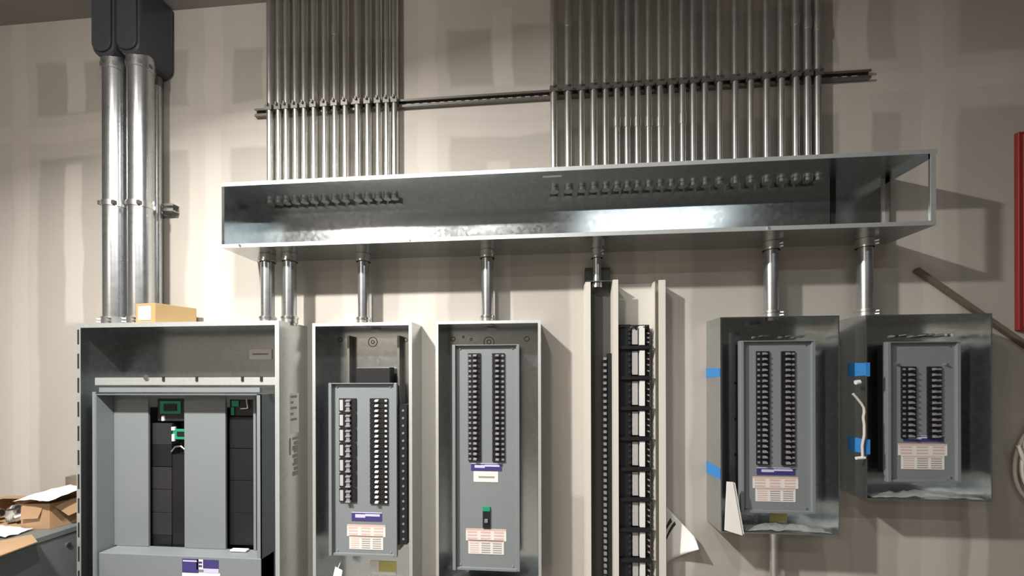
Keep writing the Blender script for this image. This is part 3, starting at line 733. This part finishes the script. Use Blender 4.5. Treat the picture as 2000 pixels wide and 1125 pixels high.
# ------------------------------------------------------------------ conduit below the paper-holding panel
x = X(1511, -.078, 1080); zt = CZ-.7177
lc = thing('conduit', 'single thin conduit running down from the bottom of a panel', 'conduit', (x, -.078, .002))
MB().cyl((x, -.078), .0165, .002, zt+.01, 16).build('pipe', 'zinc', lc)
MB().cyl((x, -.078), .020, zt-.045, zt-.001, 16).build('connector', 'zinc', lc)
MB().tube([(x+.012, -.095, zt-.02), (x+.02, -.104, zt-.02)], .005, 8).build('set_screw', 'strut', lc)

# ------------------------------------------------------------------ leaning strip, red box, cable coil at the right
a, b = W(1787, 527, -.010), W(2040, 702, -.010)
d_ = (b-a).normalized(); nrm = Vector((-d_.z, 0, d_.x))
hw_ = .009
mb = MB()
prof = [a+nrm*hw_, b+nrm*hw_, b-nrm*hw_, a-nrm*hw_]
mb.prism([(q_.x, q_.z) for q_ in prof], -.028, -.002)
tag(mb.build('wood_strip', 'wood', bevel=.002), 'thin brown strip leaning diagonally on the wall above the rightmost panel', 'strip')
a, b = W(1993, 645, -.024), W(1993, 256, -.024)
rb_ = thing('alarm_box', 'red metal wall box cut off by the right picture edge', 'box', (a.x+.2, 0, a.z))
MB().box(a.x, a.x+.40, -.020, -.001, a.z, b.z).build('body', 'red', rb_, bevel=.003)
MB().box(a.x+.015, a.x+.385, -.025, -.020, a.z+.015, b.z-.015).build('door', 'red', rb_, bevel=.002)
MB().tube([(a.x+.36, -.036, (a.z+b.z)/2), (a.x+.36, -.025, (a.z+b.z)/2)], .012, 12).build('lock', 'steel', rb_)
c = W(2050, 893, -.03)
cc = thing('cable_coil', 'coil of grey cable hanging on the wall at the right edge', 'cable', (c.x, -.03, c.z-.3))
MB().tube([(c.x, -.001, c.z+.145), (c.x, -.055, c.z+.145), (c.x, -.058, c.z+.155)], .005, 8).build('hook', 'steel', cc)
for k, (rx, rz, dx, dz, yy) in enumerate(((.135, .20, 0, -.04, -.022), (.125, .23, .012, .0, -.034), (.14, .17, .006, -.03, -.046))):
    MB().tube([(c.x+dx+math.cos(t_/36*2*math.pi)*rx, yy-.004*math.sin(t_/6*math.pi), c.z+dz+math.sin(t_/36*2*math.pi)*rz) for t_ in range(37)], .0075, 8, caps=False).build('loop', 'cable', cc)
a, b = W(1992, 872, -.052), W(2012, 915, -.052)
MB().tube([W(1988, 870, -.055), W(2000, 898, -.056), W(2020, 925, -.052)], .008, 8).build('loose_end', 'cable', cc)

# ------------------------------------------------------------------ grey transformer cabinet with boxes at the left
GX, GZ, GY = -2.42, CZ-.767, -.78
gt = thing('transformer_cabinet', 'low dark grey cabinet at the lower left with boxes on top', 'electrical cabinet', (GX-.35, -.4, 0))
MB().box(GX-.72, GX, GY, -.02, .002, GZ-.03).build('body', 'dgrey', gt, bevel=.004)
MB().box(GX-.735, GX+.004, GY-.012, -.012, GZ-.03, GZ).build('top_cover', 'dgrey', gt, bevel=.004)
a = W(138, 1066, -.25)
MB().tube([(GX, -.215, GZ-.085), (GX+.006, -.215, GZ-.085)], .010, 10).build('cover_screw', 'steel', gt)
MB().tube([(GX, -.60, GZ-.085), (GX+.006, -.60, GZ-.085)], .010, 10).build('cover_screw', 'steel', gt)
def on(u, v):   # point on the cabinet top measured at a photo pixel
    p0 = W(u, v, -.1); c0 = Vector((0, -DW, CZ)); d0 = p0-c0; k = (GZ-CZ)/d0.z; return c0+d0*k
# open cardboard box
bx = thing('cardboard_box', 'open brown cardboard box with torn flaps on the low grey cabinet', 'box', (GX-.2, -.2, GZ))
A = Vector((-2.632, -.25)); B = Vector((-2.490, -.235)); Cc = Vector((-2.462, -.085)); Dd = Vector((-2.612, -.080))
hb = .128; zg = GZ+.001
def wall_(P, Q, n=.003):
    d = (Q-P).normalized(); n2 = Vector((d.y, -d.x))*n
    return [(P.x, P.y), (Q.x, Q.y), (Q.x+n2.x, Q.y+n2.y), (P.x+n2.x, P.y+n2.y)]
for nm, P_, Q_ in (('front_side', A, B), ('right_side', B, Cc), ('back_side', Cc, Dd), ('left_side', Dd, A)):
    w4 = wall_(P_, Q_)
    MB().add([(x, y, zg) for x, y in w4]+[(x, y, zg+hb) for x, y in w4], [(3, 2, 1, 0), (4, 5, 6, 7), (0, 1, 5, 4), (1, 2, 6, 5), (2, 3, 7, 6), (3, 0, 4, 7)]).build(nm, 'card', bx)
MB().add([(A.x, A.y, zg), (B.x, B.y, zg), (Cc.x, Cc.y, zg), (Dd.x, Dd.y, zg)], [(0, 1, 2, 3)]).build('bottom', 'card', bx, solid=.003)
MB().add([(B.x+.001, B.y, zg+hb), (Cc.x+.001, Cc.y, zg+hb), (Cc.x+.03, Cc.y-.01, zg+hb-.05), (B.x+.045, B.y+.04, zg+hb-.075)], [(0, 1, 2, 3)]).build('flap', 'card', bx, solid=.003)
MB().add([(A.x+.012, A.y-.003, zg+hb), (B.x-.03, B.y-.003, zg+hb), (B.x-.045, B.y-.018, zg+hb-.07), (A.x+.02, A.y-.018, zg+hb-.07)], [(0, 1, 2, 3)]).build('flap', 'card', bx, solid=.003)
MB().add([(A.x, A.y, zg+hb), (Dd.x, Dd.y, zg+hb), (Dd.x-.02, Dd.y-.02, zg+hb-.03), (A.x-.02, A.y+.03, zg+hb-.03)], [(0, 1, 2, 3)]).build('flap', 'card', bx, solid=.003)
rn = random.Random(4)
def pf_(u, v):
    x_ = A.x-.01+u*(.20); y_ = -.275+v*.22
    return (x_, y_, zg+hb+.014+.010*(1+math.sin(u*5+v*3))*.5+.018*v+.012*u+.006*rn.random())
tag(MB().grid(pf_, 12, 9).build('paper_sheet', 'paper', solid=.002), 'crumpled white paper lying over the open cardboard box', 'paper')
# second box with fittings, further left
b2 = thing('cardboard_box', 'shallow cardboard box of metal fittings at the left picture edge', 'box', (GX-.4, -.25, GZ))
X0, X1_, Y0, Y1 = -2.97, -2.668, -.245, -.06
MB().box(X0, X1_, Y0, Y1, zg, zg+.004).build('bottom', 'card', b2)
MB().box(X0, X0+.004, Y0, Y1, zg+.004, zg+.10).build('left_side', 'card', b2)
MB().box(X1_-.004, X1_, Y0+.06, Y1, zg+.004, zg+.10).build('right_side', 'card', b2)
MB().box(X0+.004, X1_-.004, Y1-.004, Y1, zg+.004, zg+.10).build('back_side', 'card', b2)
MB().add([(X0, Y1, zg+.10), (X1_, Y1, zg+.10), (X1_+.02, Y1-.10, zg+.125), (X0, Y1-.10, zg+.12)], [(0, 1, 2, 3)]).build('flap', 'card', b2, solid=.003)
fit_lab = ['zinc conduit fitting in the shallow box, nearest the picture edge', 'zinc conduit fitting in the shallow box, lying crosswise', 'zinc conduit fitting in the shallow box, standing on end', 'zinc conduit fitting in the shallow box, next to the open box', 'small zinc fitting leaning at the front of the shallow box']
for k, (dx, dy, dz, vx, vy, vz, r) in enumerate(((.06, .07, .03, .05, .02, .01, .022), (.15, .09, .055, .07, -.02, .02, .018), (.20, .05, .035, 0, 0, .06, .022), (.25, .06, .03, .03, .05, .01, .02), (.13, .025, .024, .03, -.01, .03, .016))):
    P_ = Vector((X0+dx, Y0+dy, zg+.012+dz)); V_ = Vector((vx, vy, vz))
    ft = thing('conduit_fitting', fit_lab[k], 'fitting', P_, 'fittings in the shallow box')
    MB().tube([P_-V_*.5, P_+V_*.5], r, 12).build('barrel', 'zinc', ft)
    MB().tube([P_-V_*.12, P_+V_*.12], r*1.25, 6).build('nut', 'zinc', ft)
    MB().tube([P_+V_*.5, P_+V_*.53], r*.7, 12).build('bore', 'slot', ft)
# white film and flat cardboard overhanging the edge
def wf(u, v):
    return (-2.90+.35*u, -.36+.10*v, GZ+.003+.010*rn.random()+.012*math.sin(3*u))
tag(MB().grid(wf, 14, 9).build('plastic_sheet', 'paper', solid=.001), 'wrinkled white sheet on the low grey cabinet in front of the boxes', 'sheet')
cb = MB().add([(-2.68, -.60, GZ+.004), (-2.29, -.70, GZ+.004), (-2.341, -.385, GZ+.004), (-2.48, -.313, GZ+.004)], [(0, 1, 2, 3)]).build('cardboard_sheet', 'card', solid=.005)
tag(cb, 'flat tan cardboard piece overhanging the edge of the low grey cabinet', 'cardboard')
a = W(144, 932, -.06)
tag(MB().box(a.x-.06, a.x+.02, -.055, -.012, GZ+.002, a.z).build('wood_offcut', 'wood', bevel=.002), 'upright tan offcut standing between the wall and big cabinet', 'offcut')
